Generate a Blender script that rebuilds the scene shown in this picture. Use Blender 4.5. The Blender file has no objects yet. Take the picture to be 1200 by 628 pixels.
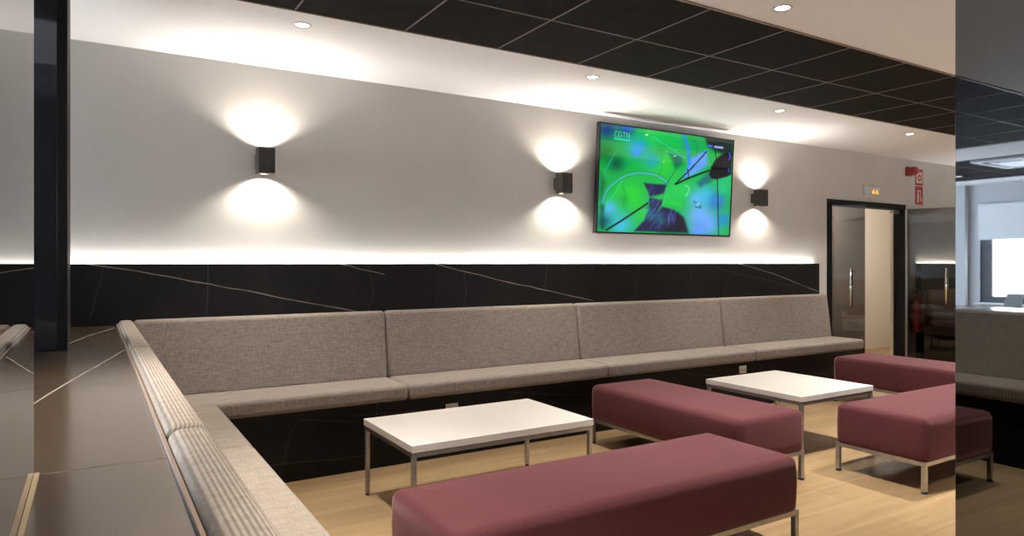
import bpy, bmesh, math, random
import numpy as np
from mathutils import Vector, Matrix

random.seed(7)
SC = bpy.context.scene
COL = SC.collection
PI = math.pi

# ------------------------------------------------------------------ materials
def mat(name, base=(.5, .5, .5), rough=.5, metal=0.0, spec=.5, emit=None, estr=0.0):
    m = bpy.data.materials.new(name)
    m.use_nodes = True
    b = m.node_tree.nodes['Principled BSDF']
    b.inputs['Base Color'].default_value = (*base, 1)
    b.inputs['Roughness'].default_value = rough
    b.inputs['Metallic'].default_value = metal
    b.inputs['Specular IOR Level'].default_value = spec
    if emit:
        b.inputs['Emission Color'].default_value = (*emit, 1)
        b.inputs['Emission Strength'].default_value = estr
    return m

def nodes(m):
    nt = m.node_tree
    return nt, nt.nodes, nt.links, nt.nodes['Principled BSDF']

def N(nt, typ, **kw):
    n = nt.nodes.new(typ)
    for k, v in kw.items():
        setattr(n, k, v)
    return n

def noise_tint(m, c0, c1, scale=(1, 1, 1), nscale=5.0, detail=4, bump=0.0, bump_scale=60.0, lo=.35, hi=.65):
    """two-tone noise over object coordinates plus an optional fine bump"""
    nt, ns, lk, b = nodes(m)
    tc = N(nt, 'ShaderNodeTexCoord'); mp = N(nt, 'ShaderNodeMapping')
    mp.inputs['Scale'].default_value = scale
    lk.new(tc.outputs['Object'], mp.inputs['Vector'])
    nz = N(nt, 'ShaderNodeTexNoise'); nz.inputs['Scale'].default_value = nscale; nz.inputs['Detail'].default_value = detail
    lk.new(mp.outputs[0], nz.inputs['Vector'])
    cr = N(nt, 'ShaderNodeValToRGB')
    cr.color_ramp.elements[0].position = lo; cr.color_ramp.elements[1].position = hi
    cr.color_ramp.elements[0].color = (*c0, 1); cr.color_ramp.elements[1].color = (*c1, 1)
    lk.new(nz.outputs['Fac'], cr.inputs['Fac']); lk.new(cr.outputs['Color'], b.inputs['Base Color'])
    if bump:
        n2 = N(nt, 'ShaderNodeTexNoise'); n2.inputs['Scale'].default_value = bump_scale
        lk.new(mp.outputs[0], n2.inputs['Vector'])
        bp = N(nt, 'ShaderNodeBump'); bp.inputs['Strength'].default_value = bump; bp.inputs['Distance'].default_value = .004
        lk.new(n2.outputs['Fac'], bp.inputs['Height']); lk.new(bp.outputs['Normal'], b.inputs['Normal'])
    return m

M = {}
M['wall'] = noise_tint(mat('painted_wall', rough=.6, spec=.3), (.585, .57, .55), (.62, .605, .585), nscale=2.2, bump=.05, bump_scale=40)
M['white_ceiling'] = noise_tint(mat('white_ceiling', rough=.8, spec=.2), (.765, .765, .785), (.80, .80, .82), nscale=1.5)
M['dark_wall'] = mat('grey_wall', (.40, .40, .42), .6)
M['corridor_wall'] = mat('corridor_wall', (.72, .66, .58), .7)
M['ceiling_tile'] = noise_tint(mat('dark_ceiling_tile', rough=.8, spec=.06), (.0105, .0082, .0074), (.015, .0118, .0104), nscale=9, bump=.1, bump_scale=120)
M['ceiling_grid'] = mat('ceiling_grid', (.095, .068, .056), .5)
M['edge_bead'] = mat('ceiling_edge_bead', (.20, .135, .095), .5)
M['stone'] = noise_tint(mat('black_ceramic', rough=.38, spec=.16), (.0080, .0066, .0061), (.0125, .0105, .0098), nscale=3)
M['counter_stone'] = noise_tint(mat('dark_grey_ceramic', rough=.25, spec=.9), (.128, .083, .047), (.142, .094, .055), nscale=2.2)
_c = M['counter_stone'].node_tree.nodes['Principled BSDF']
_c.inputs['Coat Weight'].default_value = 1.0; _c.inputs['Coat Roughness'].default_value = .17; _c.inputs['Coat IOR'].default_value = 1.6
M['joint'] = mat('ceramic_joint', (.004, .004, .004), .8)
M['vein'] = noise_tint(mat('pale_vein', rough=.5), (.12, .10, .085), (.32, .27, .22), nscale=6)
M['vein_faint'] = noise_tint(mat('faint_vein', rough=.5), (.022, .019, .017), (.06, .052, .046), nscale=9)
M['counter_vein'] = noise_tint(mat('counter_vein', rough=.5), (.26, .22, .19), (.50, .44, .38), nscale=8)
M['steel'] = noise_tint(mat('brushed_steel', rough=.34, metal=.85), (.42, .40, .38), (.50, .48, .46), nscale=30)
M['chrome'] = mat('chrome', (.85, .85, .86), .14, 1.0)
M['black_plastic'] = mat('black_plastic', (.012, .012, .012), .4)
M['white_laminate'] = noise_tint(mat('white_laminate', rough=.38, spec=.4), (.62, .565, .525), (.65, .595, .55), nscale=3)
M['laminate_edge'] = mat('laminate_edge', (.50, .46, .44), .45)
M['brass'] = noise_tint(mat('pale_wood_trim', rough=.45), (.42, .29, .16), (.55, .40, .24), scale=(1, .1, 1), nscale=40)
M['bench_edge'] = mat('bench_edge_strip', (.30, .20, .14), .5)
M['black_frame'] = mat('black_door_frame', (.007, .007, .008), .5, 0, .2)
M['bronze'] = noise_tint(mat('dark_bronze_sconce', rough=.5, metal=.2), (.028, .022, .018), (.045, .036, .028), scale=(1, 1, .05), nscale=60)
M['white_plastic'] = mat('white_plastic', (.72, .72, .72), .4)
M['orange_led'] = mat('orange_led', (.8, .3, .02), .4, emit=(1, .34, .04), estr=1.6)
M['red'] = mat('signal_red', (.42, .018, .014), .4)
M['dark_red'] = mat('dark_red_plastic', (.22, .010, .012), .4)
M['sign_white'] = mat('sign_white', (.66, .62, .56), .5)
M['lamp_lens'] = mat('lamp_lens', (1, 1, 1), .4, emit=(1, .95, .88), estr=9.0)
M['sconce_lens'] = mat('sconce_lens', (1, 1, 1), .4, emit=(1, .90, .76), estr=14.0)
M['led'] = mat('led_strip', (1, 1, 1), .4, emit=(1, .955, .89), estr=52.0)
M['window_light'] = mat('bright_daylight_pane', (.9, .95, 1), .2, emit=(.76, .88, 1.0), estr=46.0)
M['flood_pane'] = mat('added_flood_pane', (.9, .95, 1), .2, emit=(.74, .87, 1.0), estr=34.0)  # glow of the unseen window added to flood the left room
M['fill_pane'] = mat('added_fill_pane', (.9, .95, 1), .2, emit=(.78, .88, 1.0), estr=1.5)  # glow of the invented window behind the camera, neutral fill
M['blind'] = mat('white_roller_blind', (.50, .54, .58), .7, emit=(.80, .90, 1.0), estr=1.6)  # own glow stands in for daylight passing through the cloth
M['window_frame'] = mat('grey_window_frame', (.055, .065, .075), .5)
M['left_wall'] = mat('pale_left_wall', (.62, .64, .67), .7)
M['ac_white'] = mat('white_ac_panel', (.75, .78, .80), .4)
M['tv_bezel'] = mat('tv_bezel', (.010, .010, .012), .25)
M['tv_rim'] = mat('tv_rim', (.42, .38, .36), .35, .6)

def make_mirror():
    m = mat('tinted_mirror_glass', (.155, .16, .168), .015, 1.0)
    return m
M['mirror'] = make_mirror()
M['dark_glass'] = mat('black_glass', (.10, .112, .14), .03, .7, .5)
M['mirror_edge'] = mat('glass_edge', (.05, .10, .12), .2)

def make_door_glass(name, fac, rough, t_):
    m = bpy.data.materials.new(name); m.use_nodes = True
    nt = m.node_tree; nt.nodes.clear()
    o = N(nt, 'ShaderNodeOutputMaterial'); mx = N(nt, 'ShaderNodeMixShader')
    t = N(nt, 'ShaderNodeBsdfTransparent'); t.inputs['Color'].default_value = (t_, t_ * .98, t_ * .95, 1)
    g = N(nt, 'ShaderNodeBsdfGlossy'); g.inputs['Roughness'].default_value = rough; g.inputs['Color'].default_value = (.9, .9, .9, 1)
    mx.inputs['Fac'].default_value = fac
    nt.links.new(t.outputs[0], mx.inputs[1]); nt.links.new(g.outputs[0], mx.inputs[2]); nt.links.new(mx.outputs[0], o.inputs['Surface'])
    return m
M['door_glass'] = make_door_glass('smoked_door_glass', .04, .015, .56)
M['grey_glass'] = make_door_glass('grey_door_glass', .07, .03, .36)

def make_linen(name, c0, c1, rib_vec=None, rib_scale=1.0, warp=(1, 1, 1), rib_dark=.55):
    """linen weave: two crossed, stretched noises; optional woven ribs along the bench"""
    m = mat(name, rough=.9, spec=.15)
    nt, ns, lk, b = nodes(m)
    tc = N(nt, 'ShaderNodeTexCoord')
    facs = []
    for sc in ((130 * warp[0], 130 * warp[1], 11), (11 * warp[0], 100 * warp[1], 140)):
        mp = N(nt, 'ShaderNodeMapping'); mp.inputs['Scale'].default_value = sc
        lk.new(tc.outputs['Object'], mp.inputs['Vector'])
        nz = N(nt, 'ShaderNodeTexNoise'); nz.inputs['Scale'].default_value = 1.6; nz.inputs['Detail'].default_value = 5
        lk.new(mp.outputs[0], nz.inputs['Vector']); facs.append(nz)
    ad = N(nt, 'ShaderNodeMath', operation='ADD'); lk.new(facs[0].outputs['Fac'], ad.inputs[0]); lk.new(facs[1].outputs['Fac'], ad.inputs[1])
    hf = N(nt, 'ShaderNodeMath', operation='MULTIPLY'); lk.new(ad.outputs[0], hf.inputs[0]); hf.inputs[1].default_value = .5
    cr = N(nt, 'ShaderNodeValToRGB')
    cr.color_ramp.elements[0].position = .36; cr.color_ramp.elements[1].position = .64
    cr.color_ramp.elements[0].color = (*c0, 1); cr.color_ramp.elements[1].color = (*c1, 1)
    lk.new(hf.outputs[0], cr.inputs['Fac'])
    col = cr.outputs['Color']; height = hf.outputs[0]
    if rib_vec:
        dt = N(nt, 'ShaderNodeVectorMath', operation='DOT_PRODUCT'); dt.inputs[1].default_value = rib_vec
        lk.new(tc.outputs['Object'], dt.inputs[0])
        mu = N(nt, 'ShaderNodeMath', operation='MULTIPLY'); mu.inputs[1].default_value = 2 * PI * rib_scale
        lk.new(dt.outputs['Value'], mu.inputs[0])
        sn = N(nt, 'ShaderNodeMath', operation='SINE'); lk.new(mu.outputs[0], sn.inputs[0])
        mr = N(nt, 'ShaderNodeMapRange'); mr.inputs['From Min'].default_value = -1; mr.inputs['From Max'].default_value = .5
        mr.inputs['To Min'].default_value = rib_dark; mr.inputs['To Max'].default_value = 1
        lk.new(sn.outputs[0], mr.inputs['Value'])
        mx = N(nt, 'ShaderNodeMix', data_type='RGBA', blend_type='MULTIPLY'); mx.inputs['Factor'].default_value = 1
        lk.new(col, mx.inputs[6]); lk.new(mr.outputs[0], mx.inputs[7]); col = mx.outputs[2]
    lk.new(col, b.inputs['Base Color'])
    bp = N(nt, 'ShaderNodeBump'); bp.inputs['Strength'].default_value = .25; bp.inputs['Distance'].default_value = .002
    lk.new(height, bp.inputs['Height']); lk.new(bp.outputs['Normal'], b.inputs['Normal'])
    return m
M['linen'] = make_linen('grey_linen', (.190, .157, .135), (.350, .294, .254))
M['linen_rib'] = make_linen('ribbed_linen', (.34, .275, .225), (.45, .375, .31), rib_vec=(1, 0, -.5), rib_scale=128, warp=(1, .3, 1), rib_dark=.55)
M['linen_seat'] = make_linen('fine_ribbed_linen', (.25, .203, .163), (.34, .283, .23), rib_vec=(1, .35, 0), rib_scale=170, warp=(1, .3, 1), rib_dark=.6)

M['wool'] = noise_tint(mat('mauve_wool', rough=.95, spec=.12), (.085, .026, .029), (.110, .034, .038), nscale=140, detail=3, bump=.25, bump_scale=420)
_b = M['wool'].node_tree.nodes['Principled BSDF']
_b.inputs['Sheen Weight'].default_value = .85; _b.inputs['Sheen Roughness'].default_value = .34
_b.inputs['Sheen Tint'].default_value = (.95, .50, .50, 1)

def make_floor():
    m = mat('oak_plank_floor', rough=.42, spec=.4)
    nt, ns, lk, b = nodes(m)
    tc = N(nt, 'ShaderNodeTexCoord')
    br = N(nt, 'ShaderNodeTexBrick'); br.offset = .37
    br.inputs['Scale'].default_value = 1.0; br.inputs['Brick Width'].default_value = 1.25; br.inputs['Row Height'].default_value = .208
    br.inputs['Mortar Size'].default_value = .0018; br.inputs['Mortar Smooth'].default_value = .4; br.inputs['Bias'].default_value = 0
    br.inputs['Color1'].default_value = (.315, .207, .107, 1); br.inputs['Color2'].default_value = (.365, .245, .130, 1)
    br.inputs['Mortar'].default_value = (.46, .335, .21, 1)
    lk.new(tc.outputs['Object'], br.inputs['Vector'])
    mp = N(nt, 'ShaderNodeMapping'); mp.inputs['Scale'].default_value = (1.3, 14, 1); lk.new(tc.outputs['Object'], mp.inputs['Vector'])
    nz = N(nt, 'ShaderNodeTexNoise'); nz.inputs['Scale'].default_value = 1.4; nz.inputs['Detail'].default_value = 6; nz.inputs['Distortion'].default_value = .6
    lk.new(mp.outputs[0], nz.inputs['Vector'])
    cr = N(nt, 'ShaderNodeValToRGB'); cr.color_ramp.elements[0].position = .3; cr.color_ramp.elements[1].position = .7
    cr.color_ramp.elements[0].color = (.80, .78, .74, 1); cr.color_ramp.elements[1].color = (1.06, 1.05, 1.03, 1)
    lk.new(nz.outputs['Fac'], cr.inputs['Fac'])
    mx = N(nt, 'ShaderNodeMix', data_type='RGBA', blend_type='MULTIPLY'); mx.inputs['Factor'].default_value = 1
    lk.new(br.outputs['Color'], mx.inputs[6]); lk.new(cr.outputs['Color'], mx.inputs[7]); lk.new(mx.outputs[2], b.inputs['Base Color'])
    return m
M['floor'] = make_floor()

M['bounce_floor'] = noise_tint(mat('pale_bounce_floor', rough=.5), (.58, .57, .56), (.64, .63, .62), nscale=3)  # made-up pale surface, bounces neutral light up to the ceiling

# ------------------------------------------------------------------ mesh helpers
class MB:
    """collects shapes (several materials allowed) and links them as ONE mesh object"""
    def __init__(self):
        self.bm = bmesh.new(); self.mats = []
    def slot(self, key):
        if key not in self.mats: self.mats.append(key)
        return self.mats.index(key)
    def hexa(self, p, m, bevel=0.0, seg=3, edges=None):
        """p: 8 points, bottom ring 0-3 then top ring 4-7 (both counter-clockwise from above)"""
        bm = self.bm; mi = self.slot(m)
        v = [bm.verts.new(q) for q in p]
        fs = [bm.faces.new([v[i] for i in f]) for f in
              ((3, 2, 1, 0), (4, 5, 6, 7), (0, 1, 5, 4), (1, 2, 6, 5), (2, 3, 7, 6), (3, 0, 4, 7))]
        for f in fs: f.material_index = mi
        if bevel:
            es = list({e for f in fs for e in f.edges})
            if edges: es = [e for e in es if edges(e)]
            r = bmesh.ops.bevel(bm, geom=es, offset=bevel, segments=seg, profile=.5, affect='EDGES', clamp_overlap=True)
            for f in r['faces']: f.material_index = mi; f.smooth = True
        return self
    def box(self, x0, x1, y0, y1, z0, z1, m, bevel=0.0, seg=2):
        return self.hexa([(x0, y0, z0), (x1, y0, z0), (x1, y1, z0), (x0, y1, z0),
                          (x0, y0, z1), (x1, y0, z1), (x1, y1, z1), (x0, y1, z1)], m, bevel, seg)
    def cyl(self, a, b, r, m, seg=20, r2=None, caps=True):
        bm = self.bm; mi = self.slot(m); a = Vector(a); b = Vector(b); r2 = r if r2 is None else r2
        d = (b - a).normalized(); u = d.orthogonal().normalized(); w = d.cross(u)
        ra, rb = [], []
        for i in range(seg):
            t = 2 * PI * i / seg; o = u * math.cos(t) + w * math.sin(t)
            ra.append(bm.verts.new(a + o * r)); rb.append(bm.verts.new(b + o * r2))
        for i in range(seg):
            j = (i + 1) % seg; f = bm.faces.new((ra[i], ra[j], rb[j], rb[i])); f.material_index = mi; f.smooth = True
        if caps:
            f = bm.faces.new(ra[::-1]); f.material_index = mi
            f = bm.faces.new(rb); f.material_index = mi
        return self
    def lathe(self, c, prof, m, seg=28, axis='Z'):
        """prof: (radius, height) pairs around a vertical axis through c"""
        bm = self.bm; mi = self.slot(m); rings = []
        for r, h in prof:
            ring = []
            for i in range(seg):
                t = 2 * PI * i / seg
                if axis == 'Z': q = (c[0] + r * math.cos(t), c[1] + r * math.sin(t), c[2] + h)
                else: q = (c[0] + r * math.cos(t), c[1] - h, c[2] + r * math.sin(t))
                ring.append(bm.verts.new(q))
            rings.append(ring)
        for A, B in zip(rings, rings[1:]):
            for i in range(seg):
                j = (i + 1) % seg; f = bm.faces.new((A[i], A[j], B[j], B[i])); f.material_index = mi; f.smooth = True
        return self
    def quad(self, pts, m):
        f = self.bm.faces.new([self.bm.verts.new(q) for q in pts]); f.material_index = self.slot(m); return self
    def build(self, name, parent=None, loc=None):
        bmesh.ops.recalc_face_normals(self.bm, faces=self.bm.faces)
        me = bpy.data.meshes.new(name); self.bm.to_mesh(me); self.bm.free()
        for k in self.mats: me.materials.append(M[k])
        o = bpy.data.objects.new(name, me); COL.objects.link(o)
        if parent is not None: o.parent = parent
        if loc is not None: o.location = loc
        return o

def tag(o, label, cat, group=None):
    o['label'] = label; o['category'] = cat
    if group: o['group'] = group
    return o
def thing(name, label, cat, loc=(0, 0, 0), rotz=0, group=None):
    o = bpy.data.objects.new(name, None); COL.objects.link(o)
    o.location = loc; o.rotation_euler = (0, 0, rotz); o.empty_display_size = .1
    return tag(o, label, cat, group)
def struct(o):
    o['kind'] = 'structure'; return o
def dup(root, loc, label, rotz=None):
    r = root.copy(); COL.objects.link(r); r.location = loc; r['label'] = label
    if rotz is not None: r.rotation_euler = (0, 0, rotz)
    for ch in list(root.children):
        c = ch.copy(); COL.objects.link(c); c.parent = r
        for g in list(ch.children):
            d = g.copy(); COL.objects.link(d); d.parent = c
    return r

def vein(mb, pts, w, m, frame, jit=.004, seed=1):
    """a thin inlaid line through 2-D points; frame maps (a, b) on the slab to 3-D"""
    rnd = random.Random(seed); path = []
    for (a, b) in zip(pts, pts[1:]):
        L = math.dist(a, b); n = max(2, int(L / .09))
        for i in range(n):
            t = i / n
            path.append((a[0] + (b[0] - a[0]) * t + rnd.uniform(-jit, jit), a[1] + (b[1] - a[1]) * t + rnd.uniform(-jit, jit)))
    path.append(pts[-1])
    for p, q in zip(path, path[1:]):
        d = Vector((q[0] - p[0], q[1] - p[1])); 
        if d.length < 1e-6: continue
        n = Vector((-d.y, d.x)).normalized() * w / 2
        mb.quad([frame(p[0] + n.x, p[1] + n.y), frame(p[0] - n.x, p[1] - n.y), frame(q[0] - n.x, q[1] - n.y), frame(q[0] + n.x, q[1] + n.y)], m)

# ------------------------------------------------------------------ dimensions
CEIL = 2.43
WALL_Y = 4.40          # face of the long wall
PANEL_Y = 4.335        # face of the black ceramic panelling
LEDGE = .88            # counter height behind the left bench

# ------------------------------------------------------------------ setting
struct(MB().box(-6.5, 10.2, .3, 6.7, -.12, 0, 'floor').box(-6.5, 10.2, -4.1, .3, -.12, 0, 'bounce_floor').build('floor'))  # unseen floor behind the camera kept pale as a light bouncer

# ceiling: white plaster with bands of dark tiles
mb = MB()
Zc = CEIL
mb.box(-.72, 10.2, 3.34, 4.55, Zc, Zc + .1, 'white_ceiling')            # soffit along the long wall
mb.box(-6.5, 10.2, .2, 2.28, Zc, Zc + .1, 'white_ceiling')              # white field
mb.box(-6.5, 10.2, -4.1, .2, Zc + .004, Zc + .1, 'ceiling_tile')
mb.box(-3.48, -2.57, 2.28, 6.7, Zc - .01, Zc + .1, 'white_ceiling')
mb.box(-6.5, -5.75, 2.28, 6.7, Zc - .01, Zc + .1, 'white_ceiling')
mb.box(6.4, 10.2, 4.55, 6.7, Zc - .3, Zc - .2, 'white_ceiling')          # corridor behind the doors
def tile_field(x0, x1, y0, y1, tx, ty, ox, oy):
    mb.box(x0, x1, y0, y1, Zc + .002, Zc + .1, 'ceiling_tile')
    w = .0045
    for i in range(math.ceil((x0 - ox) / tx), math.floor((x1 - ox) / tx) + 1):
        c = ox + i * tx
        if x0 + w < c < x1 - w: mb.box(c - w, c + w, y0, y1, Zc - .001, Zc + .003, 'ceiling_grid')
    for j in range(math.ceil((y0 - oy) / ty), math.floor((y1 - oy) / ty) + 1):
        c = oy + j * ty
        if y0 + w < c < y1 - w: mb.box(x0, x1, c - w, c + w, Zc - .0012, Zc + .003, 'ceiling_grid')
tile_field(-.72, 10.2, 2.28, 3.34, .562, .53, .827, 2.28)
tile_field(-2.57, -.72, 2.28, 6.7, .562, .53, .827, 2.28)
tile_field(-5.75, -3.48, 2.28, 6.7, .562, .53, .827, 2.28)
struct(mb.build('ceiling'))
struct(MB().box(-2.57, 10.2, 2.268, 2.282, Zc - .006, Zc + .01, 'edge_bead').build('trim_1'))
struct(MB().box(-.72, 10.2, 3.338, 3.345, Zc - .003, Zc + .01, 'edge_bead').build('trim_2'))

# long wall with the doorway
DX0, DX1, DZ = 6.565, 8.045, 1.895
mb = MB()
mb.box(-.72, DX0, WALL_Y, WALL_Y + .10, 0, Zc + .1, 'wall')
mb.box(DX0, DX1, WALL_Y, WALL_Y + .10, DZ, Zc + .1, 'wall')
mb.box(DX1, 10.2, WALL_Y, WALL_Y + .10, 0, Zc + .1, 'wall')
struct(mb.build('wall_back'))
mb = MB()
mb.box(DX0, DX0 + .075, WALL_Y - .012, WALL_Y + .105, 0, DZ, 'black_frame')
mb.box(DX1 - .045, DX1, WALL_Y - .012, WALL_Y + .105, 0, DZ, 'black_frame')
mb.box(DX0 + .075, DX1 - .045, WALL_Y - .012, WALL_Y + .105, DZ - .06, DZ, 'black_frame')
struct(mb.build('trim_3'))
struct(MB().box(7.985, 8.03, WALL_Y + .107, WALL_Y + .135, 0, DZ - .05, 'corridor_wall').build('trim_4'))
# corridor seen through the open doors
struct(MB().box(6.2, 10.2, 5.65, 5.75, 0, Zc, 'corridor_wall').build('wall_corridor'))
struct(MB().box(6.1, 6.2, 4.5, 5.75, 0, Zc, 'corridor_wall').build('wall_corridor_end'))
# other walls
struct(MB().box(10.1, 10.2, -4.1, 6.7, 0, Zc + .1, 'wall').build('wall_right'))
mb = MB()
mb.box(-6.5, 10.2, -4.2, -4.1, 0, .95, 'dark_wall'); mb.box(-6.5, 10.2, -4.2, -4.1, 2.2, Zc + .1, 'dark_wall')
mb.box(-6.5, .6, -4.2, -4.1, .95, 2.2, 'dark_wall'); mb.box(8.8, 10.2, -4.2, -4.1, .95, 2.2, 'dark_wall')
struct(mb.build('wall_front'))
w2 = struct(bpy.data.objects.new('added_fill_window', None)); COL.objects.link(w2)  # invented window behind the camera, added as cool fill light
mb = MB()
mb.box(.6, 8.8, -4.17, -4.12, .95, 1.02, 'window_frame'); mb.box(.6, 8.8, -4.17, -4.12, 2.13, 2.2, 'window_frame')
for x in (.6, 2.64, 4.68, 6.72, 8.73): mb.box(x, x + .07, -4.17, -4.12, 1.02, 2.13, 'window_frame')
mb.build('window_frame', w2)
MB().box(.62, 8.78, -4.155, -4.145, .97, 2.18, 'fill_pane').build('window_pane', w2)
struct(MB().box(-.78, -.72, 4.40, 6.7, 0, Zc + .1, 'left_wall').build('wall_return'))
mb = MB()
mb.box(-6.5, -.78, 6.6, 6.7, 0, .62, 'left_wall'); mb.box(-6.5, -.78, 6.6, 6.7, 2.06, Zc + .1, 'left_wall')
mb.box(-6.5, -5.6, 6.6, 6.7, .62, 2.06, 'left_wall'); mb.box(-1.4, -.78, 6.6, 6.7, .62, 2.06, 'left_wall')
struct(mb.build('wall_far'))
w3 = struct(bpy.data.objects.new('added_flood_window', None)); COL.objects.link(w3)  # unseen window, added to flood the left room with daylight
mb = MB(); mb.box(-5.6, -1.4, 6.62, 6.68, .62, .70, 'window_frame'); mb.box(-5.6, -1.4, 6.62, 6.68, 1.98, 2.06, 'window_frame')
for x in (-5.6, -4.2, -2.8, -1.48): mb.box(x, x + .08, 6.62, 6.68, .70, 1.98, 'window_frame')
mb.build('window_frame', w3)
MB().box(-5.58, -1.42, 6.645, 6.655, .64, 2.04, 'flood_pane').build('window_pane', w3)

# window wall beyond the counter (seen in the right-hand mirror)
WX = -6.40; WY0, WY1, WZ0, WZ1 = 2.35, 5.22, .62, 2.06
mb = MB()
mb.box(WX - .12, WX, -4.1, WY0, 0, Zc + .1, 'left_wall'); mb.box(WX - .12, WX, WY1, 6.7, 0, Zc + .1, 'left_wall')
mb.box(WX - .12, WX, WY0, WY1, 0, WZ0, 'left_wall'); mb.box(WX - .12, WX, WY0, WY1, WZ1, Zc + .1, 'left_wall')
mb.box(WX, WX + .10, WY1 + .16, WY1 + .36, 0, Zc + .1, 'left_wall', .01)
struct(mb.build('wall_left'))
w = struct(bpy.data.objects.new('window_1', None)); COL.objects.link(w)
mb = MB()
mb.box(WX - .09, WX - .03, WY0, WY1, WZ0, WZ0 + .10, 'window_frame'); mb.box(WX - .09, WX - .03, WY0, WY1, WZ1 - .07, WZ1, 'window_frame')
for y in (WY0, WY0 + 1.4, WY1 - .16):
    mb.box(WX - .09, WX - .03, y, y + (.16 if y > 4 else .10), WZ0 + .10, WZ1 - .07, 'window_frame')
mb.build('window_frame', w)
MB().box(WX - .075, WX - .06, WY0 + .05, WY1 - .05, WZ0 + .05, WZ1 - .04, 'window_light').build('window_pane', w)
MB().box(WX, WX + .10, WY0 - .05, WY1 + .05, WZ0 - .03, WZ0 - .004, 'ac_white', .005).build('window_sill', w)
bl = thing('roller_blind', 'white roller blind half lowered over the bright window beyond the counter', 'blind', (WX + .02, (WY0 + WY1) / 2, WZ1))
hw = (WY1 - WY0) / 2 + .01
MB().box(-.004, .0, -hw, hw, -.47, .03, 'blind').build('fabric', bl)
MB().cyl((.012, -hw, .045), (.012, hw, .045), .022, 'ac_white').build('roller', bl)
MB().box(-.008, .006, -hw, hw, -.487, -.47, 'ac_white', .003).build('bottom_bar', bl)

ac = thing('air_conditioner', 'white ceiling air conditioning cassette in the dark tiles near the window', 'air conditioner', (-4.05, 3.62, Zc))
mb = MB(); mb.box(-.45, .45, -.45, .45, -.035, .004, 'ac_white', .012); mb.build('panel', ac)
MB().box(-.26, .26, -.26, .26, -.045, -.033, 'ac_white', .006).build('intake_grille', ac)
mb = MB()
for sx, sy, hx, hy in ((0, -.36, .33, .035), (0, .36, .33, .035), (-.36, 0, .035, .33), (.36, 0, .035, .33)):
    mb.box(sx - hx, sx + hx, sy - hy, sy + hy, -.0375, -.0345, 'black_plastic')
mb.build('air_slot', ac)

# ------------------------------------------------------------------ mirrored columns
mb = MB(); mb.box(-.62, -.08, .45, 1.337, LEDGE, Zc, 'mirror', .0015, 1)
struct(mb.build('column_left_mirror'))
struct(MB().box(-.0795, -.0725, .45, 1.339, LEDGE, LEDGE + .003, 'brass').build('baseboard_left'))
mb = MB(); mb.box(2.612, 3.15, .35, 1.252, 0, Zc, 'mirror', .0015, 1)
struct(mb.build('column_right_mirror'))
mb = MB(); mb.box(-.62, -.086, 3.19, 3.60, LEDGE, Zc, 'dark_glass', .004, 2)
mb.box(-.118, -.083, 3.183, 3.605, LEDGE, Zc, 'black_frame', .003, 1)
struct(mb.build('column_black_glass'))

# ------------------------------------------------------------------ half wall and counter behind the left bench
struct(MB().box(-.68, .085, -3.0, 4.40, 0, LEDGE - .022, 'stone').build('wall_low'))
mb = MB()
ys = [-3.0, -.53, 1.336, 3.20, 4.335]
for a, b in zip(ys, ys[1:]):
    mb.box(-.70, .112, a + .0014, b - .0014, LEDGE - .02, LEDGE, 'counter_stone', .0012, 1)
mb.box(-.69, .10, -2.99, 4.33, LEDGE - .018, LEDGE - .0035, 'joint')
fr = lambda a, b: (a, b, LEDGE + .0003)
vein(mb, [(-.09, 3.42), (-.02, 3.75), (.10, 4.16)], .005, 'counter_vein', fr, .002, 3)
vein(mb, [(-.45, .95), (-.121, 2.03), (-.04, 2.42), (.108, 3.08)], .005, 'counter_vein', fr, .003, 4)
vein(mb, [(-.70, 2.2), (-.30, 2.42), (.1, 2.2)], .0025, 'vein_faint', fr, .003, 5)
tag(mb.build('counter_top'), 'dark ceramic counter top with pale veins behind the left bench', 'counter')

# ------------------------------------------------------------------ black ceramic panelling and LED strip
mb = MB()
PX1 = 6.345
xs = [-.72, .575, 2.01, 3.45, 4.89, PX1]
for a, b in zip(xs, xs[1:]):
    mb.box(a + .0012, b - .0012, PANEL_Y, PANEL_Y + .012, 0.02, 1.2165, 'stone', .001, 1)
mb.box(-.71, PX1 - .01, PANEL_Y + .004, PANEL_Y + .03, 0.02, 1.211, 'joint')
mb.box(PX1 - .012, PX1, PANEL_Y, WALL_Y - .001, .02, 1.2165, 'stone', .001, 1)
fp = lambda a, b: (a, PANEL_Y - .0004, b)
def pv(pts, w, m, s): vein(mb, pts, w, m, fp, .003, s)
pv([(-.03, 1.215), (.20, 1.178), (.78, 1.055), (1.26, .95), (1.60, .875)], .0055, 'vein', 11)
pv([(.05, 1.20), (.03, 1.08), (-.01, .93)], .003, 'vein_faint', 12)
pv([(.577, 1.215), (.572, 1.0), (.562, .88)], .003, 'vein_faint', 13)
pv([(1.36, 1.215), (1.50, 1.18), (1.66, 1.145)], .004, 'vein', 14)
pv([(2.03, 1.216), (2.30, 1.15), (2.62, 1.08), (3.0, 1.005), (3.42, .92)], .0055, 'vein', 15)
pv([(2.97, 1.21), (2.95, 1.04)], .003, 'vein_faint', 16)
pv([(5.13, 1.216), (5.62, 1.12), (6.05, 1.00), (6.33, .93)], .006, 'vein', 17)
pv([(4.85, 1.17), (5.5, 1.06), (6.0, .98)], .003, 'vein_faint', 18)
for x in (1.55, 2.25, 3.85, 4.5): pv([(x, 1.20), (x + .03, 1.02), (x - .01, .9)], .0025, 'vein_faint', int(x * 10))
struct(mb.build('wall_back_panelling'))
tag(MB().box(-.70, 6.32, 4.372, 4.396, 1.190, 1.198, 'led').build('led_strip'), 'white glowing light strip running along the top of the black wall panels', 'light strip')

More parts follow.
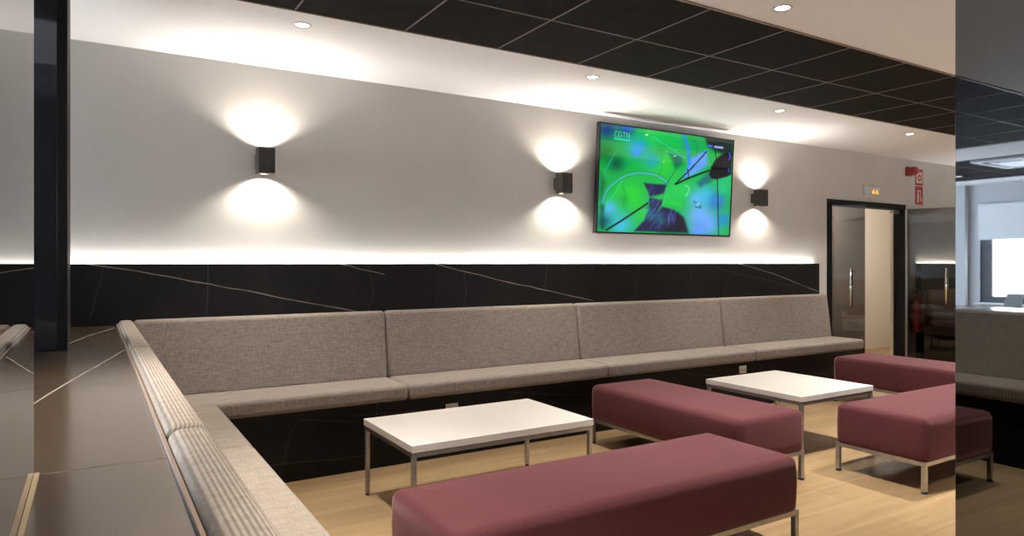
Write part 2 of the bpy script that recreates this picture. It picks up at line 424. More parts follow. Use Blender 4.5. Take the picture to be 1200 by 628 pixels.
# the same panelling goes on beyond the doors
mb = MB()
for a, b in ((8.275, 9.3), (9.3, 10.1)):
    mb.box(a + .0012, b - .0012, PANEL_Y, PANEL_Y + .012, .02, 1.2165, 'stone', .001, 1)
mb.box(8.28, 10.09, PANEL_Y + .004, PANEL_Y + .03, .02, 1.211, 'joint')
mb.box(8.275, 8.287, PANEL_Y, WALL_Y - .001, .02, 1.2165, 'stone', .001, 1)
vein(mb, [(8.4, 1.2), (9.1, 1.03), (9.7, .92)], .005, 'vein', fp, .003, 31)
struct(mb.build('wall_back_panelling_end'))
tag(MB().box(8.29, 10.09, 4.372, 4.396, 1.190, 1.198, 'led').build('led_strip'), 'short glowing light strip behind the smoked glass door leaf', 'light strip')

# ------------------------------------------------------------------ benches
def cushion(name, p, m, parent, bevel=.028, seg=5):
    mb = MB(); mb.hexa(p, m, bevel, seg)
    o = mb.build(name, parent)
    return o
SX = [.245, 1.64, 3.20, 4.80, 6.375]
bench = thing('banquette', 'long grey linen wall bench below the television, built on a black veined base', 'bench')
mb = MB(); mb.box(.12, 6.33, 3.90, 4.33, 0.0, .388, 'stone')
fq = lambda a, b: (a, 3.8996, b)
for pts, s in (([(1.0, .34), (1.6, .25), (2.1, .20)], 1), ([(1.3, .33), (2.3, .28)], 2), ([(2.35, .36), (2.8, .30), (3.3, .26)], 3), ([(.95, .30), (.90, .10)], 4),
               ([(1.45, .38), (1.40, .02)], 5), ([(3.9, .37), (4.6, .25), (5.2, .20)], 6), ([(.7, .12), (1.4, .08)], 7)):
    vein(mb, pts, .003, 'vein_faint', fq, .004, s)
mb.build('base', bench)
g = .002
for i, (a, b) in enumerate(zip(SX, SX[1:])):
    a0, b0 = a + g, b - g
    # seat: slab with rounded front
    s0 = .25 if i == 0 else a0
    cushion('seat_cushion', [(s0, 3.868, .388), (b0, 3.868, .388), (b0, 4.33, .388), (s0, 4.33, .388),
                             (s0, 3.868, .484), (b0, 3.868, .484), (b0, 4.33, .484), (s0, 4.33, .484)], 'linen', bench, .026)
    # back: leans away from the sitter
    ta = .19 if i == 0 else a0
    cushion('back_cushion', [(a0 if i else .25, 4.205, .47), (b0, 4.205, .47), (b0, 4.332, .47), (a0 if i else .25, 4.332, .47),
                             (ta, 4.262, .907), (b0, 4.262, .907), (b0, 4.332, .907), (ta, 4.332, .907)], 'linen', bench, .024)

eb = thing('banquette', 'far grey wall bench beyond the doors, seen through the smoked glass leaf', 'bench')
MB().box(8.33, 10.08, 3.90, 4.33, 0, .388, 'stone').build('base', eb)
for a, b in ((8.31, 9.2), (9.2, 10.09)):
    a0, b0 = a + g, b - g
    cushion('seat_cushion', [(a0, 3.868, .388), (b0, 3.868, .388), (b0, 4.33, .388), (a0, 4.33, .388),
                             (a0, 3.868, .484), (b0, 3.868, .484), (b0, 4.33, .484), (a0, 4.33, .484)], 'linen', eb, .026)
    cushion('back_cushion', [(a0, 4.205, .47), (b0, 4.205, .47), (b0, 4.332, .47), (a0, 4.332, .47),
                             (a0, 4.262, .907), (b0, 4.262, .907), (b0, 4.332, .907), (a0, 4.332, .907)], 'linen', eb, .024)

lb = thing('banquette', 'ribbed grey linen bench running along the dark counter towards the viewer', 'bench')
MB().box(.114, .53, -2.4, 3.898, 0, .388, 'stone').build('base', lb)
LY = [3.866, 2.93, 1.45, -.05, -1.5]
for b, a in zip(LY, LY[1:]):
    a0, b0 = a + g, b - g
    cushion('seat_cushion', [(.13, a0, .388), (.562, a0, .388), (.562, b0, .388), (.13, b0, .388),
                             (.13, a0, .484), (.562, a0, .484), (.562, b0, .484), (.13, b0, .484)], 'linen_seat', lb, .026)
LB = [4.331, 2.93, 1.45, -.05, -1.5]
for b, a in zip(LB, LB[1:]):
    a0, b0 = a + g, b - g
    cushion('back_cushion', [(.120, a0, .47), (.247, a0, .47), (.247, b0, .47), (.120, b0, .47),
                             (.120, a0, .907), (.192, a0, .907), (.192, b0, .907), (.120, b0, .907)], 'linen_rib', lb, .022)
MB().box(.1125, .1185, -2.4, 4.33, .40, .888, 'bench_edge').build('edge_strip', lb)

# ------------------------------------------------------------------ coffee tables
def make_table(lx, ly, label):
    t = thing('coffee_table', label, 'table', group='white coffee tables')
    h = .40
    MB().box(-lx / 2, lx / 2, -ly / 2, ly / 2, h - .034, h, 'white_laminate', .002, 2).build('tabletop', t)
    w = .022; ex, ey = lx / 2 - .004, ly / 2 - .004
    mb = MB()
    z0, z1 = h - .056, h - .0345
    mb.box(-ex + w, ex - w, -ey, -ey + w, z0, z1, 'steel'); mb.box(-ex + w, ex - w, ey - w, ey, z0, z1, 'steel')
    mb.box(-ex, -ex + w, -ey, ey, z0, z1, 'steel'); mb.box(ex - w, ex, -ey, ey, z0, z1, 'steel')
    mb.build('frame', t)
    for sx in (-1, 1):
        for sy in (-1, 1):
            cx, cy = sx * (ex - w / 2), sy * (ey - w / 2)
            l = MB().box(cx - w / 2, cx + w / 2, cy - w / 2, cy + w / 2, .010, z0, 'steel', .0015, 1).build('leg', t)
            MB().cyl((cx, cy, 0), (cx, cy, .0105), .010, 'black_plastic', 14).build('foot', l)
    return t
t1 = make_table(1.03, .64, 'white rectangular coffee table nearest the left bench, behind the front ottoman')
t1.location = (1.735, 3.17, 0)
t2 = make_table(.76, .77, 'white square coffee table between the two ottomans that run away from the viewer')
t2.location = (4.085, 3.035, 0)

# ------------------------------------------------------------------ ottomans
def make_ottoman(lx, ly, label):
    o = thing('ottoman', label, 'ottoman', group='mauve upholstered ottomans')
    mb = MB(); bm = mb.bm; mi = mb.slot('wool')
    # cushion: rounded block, sides a little full, top gently crowned
    H0, H1 = .166, .402; rx, ry = lx / 2, ly / 2
    def ring(inset, z, rc, n=6):
        pts = []
        for cx, cy, a0 in ((rx - rc, ry - rc, 0), (-rx + rc, ry - rc, PI / 2), (-rx + rc, -ry + rc, PI), (rx - rc, -ry + rc, 3 * PI / 2)):
            for i in range(n + 1):
                a = a0 + PI / 2 * i / n
                pts.append(bm.verts.new((cx + (rc - inset) * math.cos(a), cy + (rc - inset) * math.sin(a), z)))
        return pts
    rc = .045
    prof = [(.010, H0), (.003, H0 + .012), (.0, H0 + .05), (-.002, H0 + .11), (.0, H0 + .165)]
    R = .042
    for k in range(1, 9):
        a = PI / 2 * k / 8
        prof.append((R * (1 - math.cos(a)), H1 - R - .006 + R * math.sin(a)))
    rings = [ring(i, z, rc) for i, z in prof]
    for A, B in zip(rings, rings[1:]):
        n = len(A)
        for i in range(n):
            j = (i + 1) % n; f = bm.faces.new((A[i], A[j], B[j], B[i])); f.smooth = True; f.material_index = mi
    f = bm.faces.new(rings[0][::-1]); f.material_index = mi
    # crowned top
    top = rings[-1]; n = len(top)
    prev = top
    for s, dz in ((.88, .003), (.6, .005), (.25, .006)):
        new = [bm.verts.new((v.co.x * (1 - (1 - s) * min(rx, ry) / rx) if lx >= ly else v.co.x * s,
                             v.co.y * s if lx >= ly else v.co.y * (1 - (1 - s) * min(rx, ry) / ry), H1 - .006 + dz)) for v in top]
        for i in range(n):
            j = (i + 1) % n; ff = bm.faces.new((prev[i], prev[j], new[j], new[i])); ff.smooth = True; ff.material_index = mi
        prev = new
    ff = bm.faces.new(prev); ff.smooth = True; ff.material_index = mi
    mb.build('cushion', o)
    w = .024; ex, ey = rx - .006, ry - .006; z0, z1 = .145, .1665
    mb = MB()
    mb.box(-ex + w, ex - w, -ey, -ey + w, z0, z1, 'steel'); mb.box(-ex + w, ex - w, ey - w, ey, z0, z1, 'steel')
    mb.box(-ex, -ex + w, -ey, ey, z0, z1, 'steel'); mb.box(ex - w, ex, -ey, ey, z0, z1, 'steel')
    mb.build('frame', o)
    for sx in (-1, 1):
        for sy in (-1, 1):
            cx, cy = sx * (ex - w / 2), sy * (ey - w / 2)
            l = MB().box(cx - w / 2, cx + w / 2, cy - w / 2, cy + w / 2, .012, z0, 'steel', .0015, 1).build('leg', o)
            MB().lathe((cx, cy, 0), [(.0, 0), (.016, 0), (.016, .006), (.008, .0125), (.0, .0125)], 'black_plastic', 16).build('foot', l)
    return o
o1 = make_ottoman(1.66, .525, 'mauve ottoman in front, lying across the view before the white rectangular table')
o1.location = (1.755, 2.115, 0)
o3 = dup(o1, (4.565, 2.195, 0), 'mauve ottoman partly cut off by the mirrored column, in line with the front one')
o2 = make_ottoman(.545, 1.27, 'mauve ottoman running towards the wall bench between the two white tables')
o2.location = (3.155, 3.06, 0)
o4 = dup(o2, (5.865, 3.06, 0), 'mauve ottoman farthest away, near the glass doors beyond the square table')

# ------------------------------------------------------------------ wall sockets on the bench base
sk = thing('wall_socket', 'white double wall socket low on the bench base, behind the rectangular coffee table', 'socket', (1.94, 3.90, .30), group='white wall sockets')
MB().box(-.043, .043, -.009, 0, -.03, .032, 'white_plastic', .003).build('plate', sk)
for sx in (-.021, .021):
    mb = MB(); mb.lathe((sx, -.0085, 0), [(.016, .0005), (.016, .002), (.0135, .002), (.013, -.0)], 'laminate_edge', 20, axis='Y')
    mb.box(sx - .007, sx - .004, -.0105, -.0085, -.002, .002, 'black_plastic'); mb.box(sx + .004, sx + .007, -.0105, -.0085, -.002, .002, 'black_plastic')
    mb.build('outlet', sk)
dup(sk, (4.66, 3.90, .325), 'white double wall socket low on the bench base, behind the square coffee table')

# ------------------------------------------------------------------ wall sconces
def make_sconce(label):
    s = thing('wall_sconce', label, 'wall lamp', group='dark up-and-down wall lamps')
    h = .0775; w = .048; d0, d1 = -.128, -.036
    mb = MB(); t = .004
    mb.box(-w, w, d0, d0 + t, -h, h, 'bronze', .0015, 1); mb.box(-w, w, d1 - t, d1, -h, h, 'bronze', .0015, 1)
    mb.box(-w, -w + t, d0 + t, d1 - t, -h, h, 'bronze'); mb.box(w - t, w, d0 + t, d1 - t, -h, h, 'bronze')
    mb.box(-w + t, w - t, d0 + t, d1 - t, -.035, .035, 'bronze')
    mb.build('body', s)
    MB().box(-.045, .045, d1, 0, -.045, .045, 'bronze', .003).build('mounting_plate', s)
    for sg in (1, -1):
        mb = MB(); c = (d0 + d1) / 2
        mb.cyl((0, c, sg * .036), (0, c, sg * .044), .030, 'sconce_lens', 24); mb.build('lens', s)
    return s
SCX = [(.893, 'dark wall sconce alone on the left stretch of wall, nearest the black column'),
       (3.12, 'dark wall sconce just left of the television'),
       (5.42, 'dark wall sconce just right of the television, towards the glass doors')]
sz = 1.838
def spot(name, loc, rot, energy, ang, blend, color, size):
    l = bpy.data.lights.new(name, 'SPOT'); l.energy = energy; l.spot_size = math.radians(ang); l.spot_blend = blend
    l.color = color; l.shadow_soft_size = size
    o = bpy.data.objects.new(name, l); o.location = loc; o.rotation_euler = rot; COL.objects.link(o); return o
SCONCE_W = 22.0
first = None
for x, lab in SCX:
    if first is None:
        first = make_sconce(lab); first.location = (x, WALL_Y, sz); s = first
    else:
        s = dup(first, (x, WALL_Y, sz), lab)
    for up in (1, -1):
        spot('sconce_beam', (x, WALL_Y - .058, sz + up * .073), (PI if up > 0 else 0, 0, 0), SCONCE_W, 138, .62, (1, .91, .78), .018)

# ------------------------------------------------------------------ recessed downlights
def make_downlight(label):
    d = thing('downlight', label, 'ceiling light', group='small round recessed ceiling spotlights')
    MB().lathe((0, 0, 0), [(.046, .004), (.046, -.003), (.043, -.005), (.036, -.004), (.033, .010)], 'steel', 32).build('trim_ring', d)
    MB().lathe((0, 0, 0), [(.0, -.0025), (.018, -.003), (.033, -.001)], 'lamp_lens', 28).build('lens', d)
    return d
DL = [(.909, 3.525, 'recessed spotlight in the white soffit at left, above the first wall sconce', 1),
      (2.772, 3.525, 'recessed spotlight in the white soffit, ahead of the television', 1),
      (4.653, 3.525, 'recessed spotlight in the white soffit, above and right of the television', 1),
      (6.53, 3.525, 'recessed spotlight in the white soffit, nearest the glass doors', 1),
      (2.79, 2.10, 'recessed spotlight in the nearer white ceiling, beyond the band of dark tiles', 2.2),
      (-5.10, 4.90, 'recessed spotlight in the dark tiles by the window, seen in the mirrored column', .4),
      (4.65, 2.10, None, 2.4), (.92, 2.10, None, 1.7), (.02, 1.92, None, .85), (6.53, 2.10, None, 2.2), (8.4, 2.10, None, 2)]  # the one above the left counter is added out of view to light it
DL += [(x, y, None, 2.4) for x in (.92, 2.79, 4.65, 6.53, 8.4) for y in (.6, -.9, -2.4)]  # rows behind the camera, added so the floor bounces light upward
DOWN_W = 96.0
first = None
for x, y, lab, e in DL:
    if lab:
        if first is None:
            first = make_downlight(lab); first.location = (x, y, Zc); 
        else:
            dup(first, (x, y, Zc), lab)
    else:
        dup(first, (x, y, Zc), 'unseen recessed spotlight, from the nearer row or added to brighten the room')
    spot('downlight_beam', (x, y, Zc - .012), (0, 0, 0), DOWN_W * e * (1.42 if y < 3 else 1.15), 76 if y < 3 else 94, .9, (1, .95, .88), .03)

# ------------------------------------------------------------------ television
tvw, tvh = 1.56, .885
tv = thing('wall_tv', 'large wall-mounted flat television showing green leaves and a dark bird', 'television', (4.22, 4.315, 1.905))
tilt = math.radians(3.3)
tv.rotation_euler = (tilt, 0, 0)      # top leans into the room
mb = MB(); mb.box(-tvw / 2, tvw / 2, -.012, .028, -tvh / 2, tvh / 2, 'tv_bezel', .004, 2)
mb.build('casing', tv)
mb = MB()
b = .004
mb.box(-tvw / 2 - .003, tvw / 2 + .003, -.0145, .026, -tvh / 2 - .009, -tvh / 2, 'tv_rim', .001, 1)
mb.box(-tvw / 2 - .003, -tvw / 2, -.0145, .026, -tvh / 2, tvh / 2, 'tv_bezel'); mb.box(tvw / 2, tvw / 2 + .003, -.0145, .026, -tvh / 2, tvh / 2, 'tv_bezel')
mb.build('rim', tv)
mb = MB(); mb.box(-.25, .25, .028, .055, -.18, .18, 'black_plastic', .004)
mb.build('wall_bracket', tv)
# picture: colours sampled on a fine grid
GX, GY = 352, 198
u = (np.arange(GX) + .5) / GX; v = (np.arange(GY) + .5) / GY
U, V = np.meshgrid(u, v)
ZL, ZR = 5.46, 6.28          # the near edge of the picture is drawn slightly wider in the sampled layout
U = U * ZR / (ZL + (ZR - ZL) * U)
PXx = 42 + U * 621; top = 53 + 82 * U; bot = 558 + 15 * U; PYy = top + V * (bot - top)
C = np.zeros((GY, GX, 3)); C[:] = (20, 178, 76)
def blob(x, y, r, c, s=1.0, ry=None):
    ry = ry or r
    w = s * np.exp(-(((PXx - x) / r) ** 2 + ((PYy - y) / ry) ** 2))[..., None]
    C[:] = C * (1 - w) + np.array(c) * w
def soft(d, e=1.5): return np.clip(.5 - d / (2 * e), 0, 1)[..., None]
def smooth(pts):
    if len(pts) < 3: return pts
    P = [pts[0]] + list(pts) + [pts[-1]]; out = []
    for i in range(1, len(P) - 2):
        for k in range(5):
            t = k / 5; q = []
            for d in (0, 1):
                a, b2, c2, d2 = P[i - 1][d], P[i][d], P[i + 1][d], P[i + 2][d]
                q.append(.5 * (2 * b2 + (c2 - a) * t + (2 * a - 5 * b2 + 4 * c2 - d2) * t * t + (3 * b2 - a - 3 * c2 + d2) * t ** 3))
            out.append(tuple(q))
    return out + [pts[-1]]
def stroke(pts, w, c, a=1.0, e=1.5):
    pts = smooth(pts)
    d = np.full(PXx.shape, 1e9)
    for (x0, y0), (x1, y1) in zip(pts, pts[1:]):
        dx, dy = x1 - x0, y1 - y0; t = np.clip(((PXx - x0) * dx + (PYy - y0) * dy) / (dx * dx + dy * dy + 1e-9), 0, 1)
        d = np.minimum(d, np.hypot(PXx - x0 - t * dx, PYy - y0 - t * dy))
    k = soft(d - w / 2, e) * a; C[:] = C * (1 - k) + np.array(c) * k
def poly(pts, c, a=1.0, e=2.0):
    ins = np.zeros(PXx.shape, bool); d = np.full(PXx.shape, 1e9); n = len(pts)
    for i in range(n):
        x0, y0 = pts[i]; x1, y1 = pts[(i + 1) % n]
        cr = ((y0 > PYy) != (y1 > PYy)) & (PXx < (x1 - x0) * (PYy - y0) / (y1 - y0 + 1e-9) + x0); ins ^= cr
        dx, dy = x1 - x0, y1 - y0; t = np.clip(((PXx - x0) * dx + (PYy - y0) * dy) / (dx * dx + dy * dy + 1e-9), 0, 1)
        d = np.minimum(d, np.hypot(PXx - x0 - t * dx, PYy - y0 - t * dy))
    d = np.where(ins, -d, d); k = soft(d, e) * a; C[:] = C * (1 - k) + np.array(c) * k
for a in [(70, 80, 50, (30, 60, 130)), (160, 78, 40, (20, 70, 110)), (60, 190, 45, (14, 120, 48)), (120, 240, 40, (10, 95, 62)), (300, 120, 70, (30, 195, 90)),
          (330, 235, 70, (58, 212, 52)), (400, 140, 60, (24, 190, 80)), (500, 130, 70, (24, 168, 84)), (440, 160, 20, (30, 160, 120)),
          (225, 165, 46, (30, 165, 215)), (212, 185, 24, (62, 150, 242)), (290, 225, 40, (30, 165, 185)), (170, 60, 30, (40, 110, 240)),
          (190, 390, 62, (48, 215, 52)), (245, 465, 45, (44, 205, 60)), (140, 400, 40, (30, 190, 60)), (420, 360, 60, (30, 205, 85)),
          (95, 450, 42, (84, 188, 235)), (150, 525, 60, (64, 190, 222)), (70, 510, 34, (26, 96, 128)), (330, 390, 40, (44, 205, 130)),
          (545, 390, 55, (60, 195, 222)), (520, 480, 62, (112, 176, 255)), (565, 520, 55, (112, 172, 250)), (600, 410, 40, (40, 105, 215)),
          (625, 350, 34, (30, 195, 130)), (635, 500, 34, (20, 140, 205)), (520, 555, 50, (96, 152, 245)), (500, 400, 30, (90, 180, 240))]:
    blob(*a)
poly([(470, 210), (545, 175), (548, 250), (470, 300), (430, 310)], (100, 158, 250), .95, 8)
poly([(365, 185), (425, 205), (435, 235), (400, 268)], (20, 92, 88), .8, 10)
stroke([(430, 110), (452, 160), (462, 240)], 13, (40, 128, 255), .9, 5)
stroke([(285, 115), (360, 160), (440, 215)], 4, (60, 200, 170), .9, 3)
stroke([(345, 180), (440, 210)], 3, (70, 200, 220), .8)
stroke([(60, 445), (78, 370), (150, 305), (230, 284), (310, 295), (365, 330)], 16, (30, 150, 80), .8, 6)
stroke([(60, 445), (78, 370), (150, 305), (230, 284), (310, 295), (365, 330)], 6, (84, 190, 225), .9, 3)
stroke([(62, 440), (105, 400), (150, 322)], 4, (60, 215, 120), .9)
stroke([(58, 430), (46, 330), (100, 215)], 5, (40, 170, 150), .9, 3)
poly([(52, 420), (44, 360), (48, 280), (75, 330)], (8, 70, 40), .6, 12)
stroke([(60, 440), (66, 540)], 18, (10, 70, 40), .8, 8)
poly([(555, 310), (590, 320), (655, 290), (655, 350), (590, 350)], (28, 190, 120), .8, 8)
poly([(500, 330), (560, 275), (575, 320), (520, 350)], (20, 90, 120), .8, 8)
# bird
poly([(252, 330), (300, 335), (360, 338), (350, 380), (340, 440), (400, 455), (445, 490), (470, 562), (215, 556), (262, 505), (285, 440), (280, 380)], (34, 36, 74), 1, 5)
rr = random.Random(5)
for k in range(60):
    x = rr.uniform(265, 350); y = rr.uniform(340, 540)
    stroke([(x, y), (x - rr.uniform(3, 22), y + rr.uniform(14, 34))], rr.uniform(2, 4), rr.choice([(110, 112, 205), (70, 74, 150), (16, 16, 36)]), .7)
for k in range(18):
    x = rr.uniform(370, 410); y = rr.uniform(450, 510); stroke([(x, y), (x + rr.uniform(-12, 12), y + 28)], 3, (92, 104, 200), .6)
poly([(420, 470), (452, 505), (470, 562), (330, 560), (400, 520)], (22, 20, 34), .8, 12)
poly([(280, 395), (390, 370), (455, 345), (450, 385), (400, 400), (330, 410)], (40, 200, 84), .9, 7)
poly([(320, 470), (345, 425), (352, 400), (360, 420)], (40, 210, 60), .9, 4)
poly([(365, 405), (430, 415), (440, 445), (370, 430)], (40, 205, 66), .9, 4)
stroke([(450, 340), (468, 355), (455, 390)], 8, (120, 220, 170), .8, 3)
stroke([(85, 552), (180, 490), (275, 425)], 9, (20, 44, 24), 1)
stroke([(405, 335), (480, 300), (560, 270)], 8, (8, 16, 10), 1)
stroke([(400, 335), (470, 265), (540, 185)], 6, (8, 24, 44), 1)
stroke([(455, 265), (462, 300), (440, 315)], 4, (10, 24, 24), 1)
stroke([(360, 335), (395, 275)], 3, (18, 80, 60), .9)
stroke([(490, 415), (515, 430), (525, 445), (500, 440)], 6, (24, 96, 150), .9); blob(512, 428, 7, (190, 225, 250), .9)
for k in range(14):
    blob(rr.uniform(60, 640), rr.uniform(90, 540), rr.uniform(14, 30), rr.choice([(14, 130, 60), (40, 215, 70), (24, 150, 110), (60, 180, 220)]), .35, rr.uniform(14, 40))
stroke([(100, 215), (112, 190), (128, 180)], 3, (60, 210, 140), .6)
stroke([(150, 330), (170, 395), (160, 440), (200, 480)], 2.5, (18, 120, 40), .5, 2)
stroke([(300, 140), (330, 190), (335, 250), (320, 300)], 2.5, (24, 140, 60), .5, 3)
stroke([(480, 130), (500, 170), (490, 210)], 3, (20, 120, 80), .6, 3)
blob(258, 106, 7, (250, 240, 220), .95, 4); blob(393, 204, 6, (235, 240, 230), .9, 4); blob(341, 232, 6, (150, 230, 140), .8, 4)  # reflections of the downlights on the screen, painted into the picture
poly([(558, 290), (566, 255), (582, 225), (602, 204), (630, 190), (662, 186), (660, 290), (640, 299), (615, 306), (590, 312), (570, 308)], (8, 8, 16), 1, 4)
poly([(530, 112), (664, 132), (664, 200), (605, 192), (545, 160)], (34, 40, 42), .95, 8)
stroke([(575, 150), (590, 230), (598, 320), (615, 572)], 4, (8, 12, 14), 1)
stroke([(648, 190), (652, 205), (648, 222)], 6, (70, 96, 245), .9); stroke([(648, 262), (650, 276)], 6, (60, 90, 240), .9)
# channel letters and the small marks at the top right
def letter(x, y, w, h, segs, lw=2.8, c=(110, 225, 200)):
    for s in segs: stroke([(x + w * a, y + h * b2 + w * a * .13) for a, b2 in s], lw, c, .9, 1.0)
LT = {'C': [[(1, .1), (.7, 0), (.25, 0), (0, .3), (0, .7), (.25, 1), (.7, 1), (1, .9)]],
      'G': [[(1, .1), (.7, 0), (.25, 0), (0, .3), (0, .7), (.25, 1), (.7, 1), (1, .9), (1, .55), (.6, .55)]],
      'T': [[(0, 0), (1, 0)], [(.5, 0), (.5, 1)]], 'N': [[(0, 1), (0, 0), (1, 1), (1, 0)]]}
for k, ch in enumerate('CGTN'):
    letter(108 + k * 18.5, 90 + k * 2.2, 13, 24, LT[ch])
stroke([(108, 124), (178, 133)], 7, (70, 225, 205), .95)
stroke([(548, 156), (564, 158)], 9, (84, 110, 250), .9)
for k in range(4): stroke([(580 + k * 10, 161 + k * 1.3), (585 + k * 10, 162 + k * 1.3)], 10, (168, 180, 250), .9)
lin = np.where(C / 255 <= .04045, C / 255 / 12.92, ((np.clip(C, 0, 255) / 255 + .055) / 1.055) ** 2.4)
me = bpy.data.meshes.new('screen')
iw, ih = tvw - .026, tvh - .026
gx = np.linspace(-iw / 2, iw / 2, GX + 1); gz = np.linspace(ih / 2, -ih / 2, GY + 1)
XX, ZZ = np.meshgrid(gx, gz)
co = np.stack([XX, np.full_like(XX, -.0128), ZZ], -1).reshape(-1, 3)
idx = np.arange((GX + 1) * (GY + 1)).reshape(GY + 1, GX + 1)
fc = np.stack([idx[:-1, :-1], idx[1:, :-1], idx[1:, 1:], idx[:-1, 1:]], -1).reshape(-1, 4)
me.from_pydata(co.tolist(), [], fc.tolist())
at = me.attributes.new('picture', 'FLOAT_COLOR', 'FACE')
at.data.foreach_set('color', np.concatenate([lin.reshape(-1, 3), np.ones((GX * GY, 1))], 1).astype(np.float32).ravel())
sm = mat('lit_screen', (.006, .006, .007), .04)
nt, ns, lk, bb = nodes(sm)
an = N(nt, 'ShaderNodeAttribute', attribute_name='picture')
lk.new(an.outputs['Color'], bb.inputs['Emission Color']); bb.inputs['Emission Strength'].default_value = .9
me.materials.append(sm)
so = bpy.data.objects.new('screen', me); COL.objects.link(so); so.parent = tv

# ------------------------------------------------------------------ glass doors
def door_leaf(name, a, d, L, z1, hand_t, side, glass='door_glass'):
    """a glass leaf from hinge point a along unit direction d; the pull stands off to the given side"""
    rot = math.atan2(d[1], d[0])
    o = MB().box(0, L, -.006, .006, .012, z1, glass, .001, 1).build(name, None, (a[0], a[1], 0))
    o.rotation_euler = (0, 0, rot); struct(o)
    for s in (side, -side):
        mb = MB(); y = s * .055
        mb.cyl((hand_t, y, .765), (hand_t, y, 1.165), .0115, 'chrome', 18)
        for z in (.83, 1.10): mb.cyl((hand_t, s * .006, z), (hand_t, y, z), .007, 'chrome', 14)
        h = mb.build('door_handle', o)
    MB().box(-.02, .012, -.014, .014, .012, z1, 'steel', .003).build('pivot_rail', o)
    return o
door_leaf('door_1', (6.69, 4.46), (.425, -.906), .345, 1.832, .215, -1, 'grey_glass')
door_leaf('door_2', (8.048, 4.385), (.322, -.947), .62, 1.845, .40, -1)
tag(MB().box(7.86, 7.998, WALL_Y + .03, WALL_Y + .075, DZ - .10, DZ - .0605, 'steel', .004).build('door_closer'), 'small metal door closer under the black door header', 'door closer')

# ------------------------------------------------------------------ safety things by the doors
em = thing('emergency_light', 'white emergency light box with two orange lamps above the doorway', 'emergency light', (7.35, WALL_Y, 2.015))
MB().box(-.145, .145, -.028, 0, -.06, .058, 'white_plastic', .006).build('housing', em)
MB().box(-.115, .10, -.050, -.028, -.048, .046, 'ac_white', .006).build('diffuser', em)
for x in (-.02, .045):
    MB().hexa([(x - .022, -.0535, -.028), (x + .022, -.0535, -.028), (x + .022, -.0495, -.028), (x - .022, -.0495, -.028),
               (x - .006, -.0535, .008), (x + .006, -.0535, .008), (x + .006, -.0495, .008), (x - .006, -.0495, .008)], 'orange_led').build('indicator', em)

al = thing('alarm_siren', 'dark red alarm siren on the wall beside the upper red sign', 'alarm', (8.10, WALL_Y, 2.285))
MB().box(-.05, .05, -.03, 0, -.055, .055, 'dark_red', .006).build('base', al)
MB().lathe((0, -.03, 0), [(.046, 0), (.052, .02), (.05, .06), (.035, .085), (.0, .09)], 'dark_red', 24, axis='Y').build('horn', al)

def sign_board(x, z, w, h, label):
    s = thing('safety_sign', label, 'sign', (x, WALL_Y, z), group='red fire safety signs')
    MB().box(-w / 2, w / 2, -.004, 0, -h / 2, h / 2, 'red', .001, 1).build('board', s)
    return s
s1 = sign_board(8.345, 2.235, .165, .19, 'red-framed sign with a red round bell mark, the upper of two')
mb = MB(); mb.box(-.062, .062, -.0052, -.0042, -.07, .062, 'sign_white')
mb.lathe((.005, -.0052, -.008), [(.0, .0012), (.040, .0012)], 'red', 24, axis='Y')
mb.lathe((.005, -.0066, -.008), [(.0, .0), (.018, .0)], 'sign_white', 20, axis='Y')
mb.build('symbol', s1)
s2 = sign_board(8.345, 2.02, .165, .215, 'red sign with a white extinguisher mark, the lower of two')
mb = MB(); y0, y1 = -.0052, -.0042
mb.box(-.045, -.005, y0, y1, -.085, .02, 'sign_white', 0); mb.box(-.035, -.015, y0, y1, .022, .045, 'sign_white')
mb.box(-.05, .02, y0, y1, .048, .062, 'sign_white'); mb.box(.022, .034, y0, y1, -.03, .06, 'sign_white')
mb.box(.03, .055, y0, y1, -.07, -.025, 'sign_white')
mb.build('symbol', s2)

fx = thing('fire_extinguisher', 'red fire extinguisher hung on the wall behind the smoked glass door leaf, below the signs', 'fire extinguisher', (8.15, WALL_Y - .085, .42))
MB().lathe((0, 0, 0), [(.0, 0), (.066, .0), (.072, .012), (.072, .36), (.062, .40), (.035, .43), (.022, .445), (.022, .46)], 'dark_red', 28).build('cylinder', fx)
mb = MB(); mb.box(-.02, .02, -.02, .02, .45, .485, 'black_plastic', .003); mb.box(-.09, .02, -.012, .012, .485, .498, 'black_plastic', .003); mb.box(-.085, .0, -.010, .010, .462, .472, 'black_plastic', .002)
mb.build('valve_handle', fx)
mb = MB()
pts = [Vector((.02, 0, .465)), Vector((.07, -.01, .45)), Vector((.098, -.01, .38)), Vector((.098, -.01, .22)), Vector((.092, -.01, .10))]
for p, q in zip(pts, pts[1:]): mb.cyl(p, q, .011, 'black_plastic', 12)
mb.build('hose', fx)
MB().box(-.03, .03, .066, .085, .10, .34, 'steel', .002).build('wall_hook', fx)

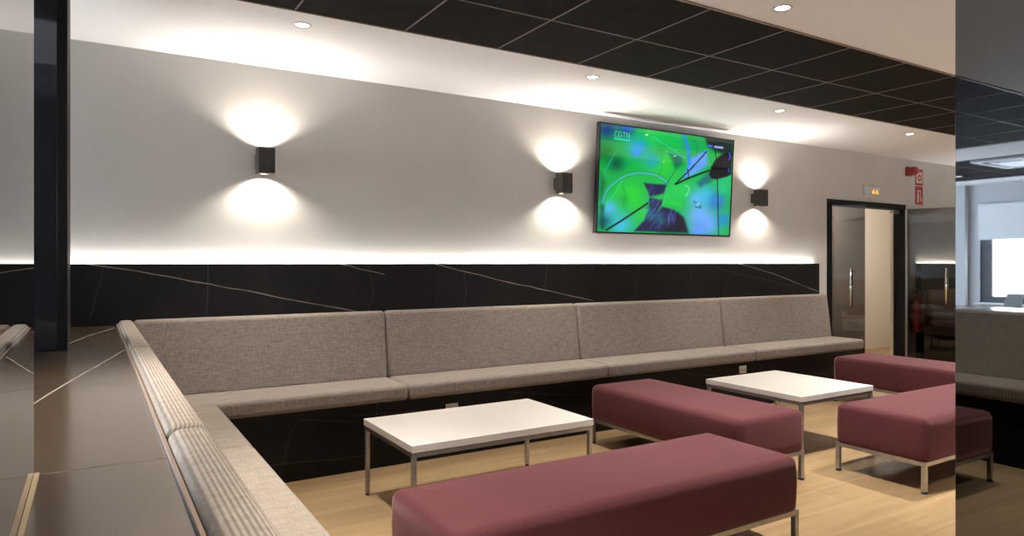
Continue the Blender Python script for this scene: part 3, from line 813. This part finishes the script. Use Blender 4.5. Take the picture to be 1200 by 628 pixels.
# tilted pale card standing on the counter side by the window, seen in the mirror
cs = thing('tablet_stand', 'pale tilted panel on a slim pedestal in front of the bright window', 'stand', (-3.2, 3.47, 0))
MB().hexa([(-.005, -.085, .745), (.005, -.085, .745), (.005, .085, .745), (-.005, .085, .745), (-.06, -.10, .89), (-.05, -.10, .89), (-.05, .07, .89), (-.06, .07, .89)], 'ac_white', .003, 2).build('panel', cs)
MB().box(-.10, .10, -.14, .14, .725, .743, 'white_laminate', .004).build('top', cs)
MB().cyl((0, 0, .012), (0, 0, .725), .022, 'steel').build('post', cs)
MB().lathe((0, 0, 0), [(.0, 0), (.15, 0), (.15, .008), (.03, .014), (.0, .014)], 'steel', 32).build('base', cs)

# ------------------------------------------------------------------ corridor lamp
cl = thing('ceiling_lamp', 'round white ceiling lamp in the corridor behind the doors', 'ceiling light', (8.2, 5.05, Zc - .3))
MB().lathe((0, 0, 0), [(.12, 0), (.12, -.02), (.11, -.035), (.0, -.045)], 'lamp_lens', 32).build('shade', cl)
p = bpy.data.lights.new('corridor_glow', 'POINT'); p.energy = 42; p.color = (1, .90, .78); p.shadow_soft_size = .1
po = bpy.data.objects.new('corridor_glow', p); po.location = (8.2, 5.05, Zc - .5); COL.objects.link(po)

# ------------------------------------------------------------------ world, camera, colour
wd = bpy.data.worlds.new('room_air'); SC.world = wd; wd.use_nodes = True
wd.node_tree.nodes['Background'].inputs['Color'].default_value = (.5, .55, .62, 1)
wd.node_tree.nodes['Background'].inputs['Strength'].default_value = .15

cam = bpy.data.cameras.new('camera'); cam.sensor_width = 36.0; cam.lens = 802.7 / 1200 * 36.0
cam.shift_y = -5.7 / 1200; cam.clip_start = .02; cam.clip_end = 60
co_ = bpy.data.objects.new('camera', cam); COL.objects.link(co_)
co_.location = (0, 0, 1.22); co_.rotation_euler = (PI / 2, 0, -.54961)
SC.camera = co_

SC.view_settings.view_transform = 'Standard'; SC.view_settings.look = 'None'
SC.view_settings.gamma = 1.0; SC.view_settings.use_curve_mapping = False
SC.view_settings.exposure = 0.20
SC.cycles.use_denoising = True
SC.cycles.max_bounces = 10; SC.cycles.diffuse_bounces = 5; SC.cycles.glossy_bounces = 6
SC.cycles.sample_clamp_indirect = 6.0
SC.cycles.caustics_reflective = False
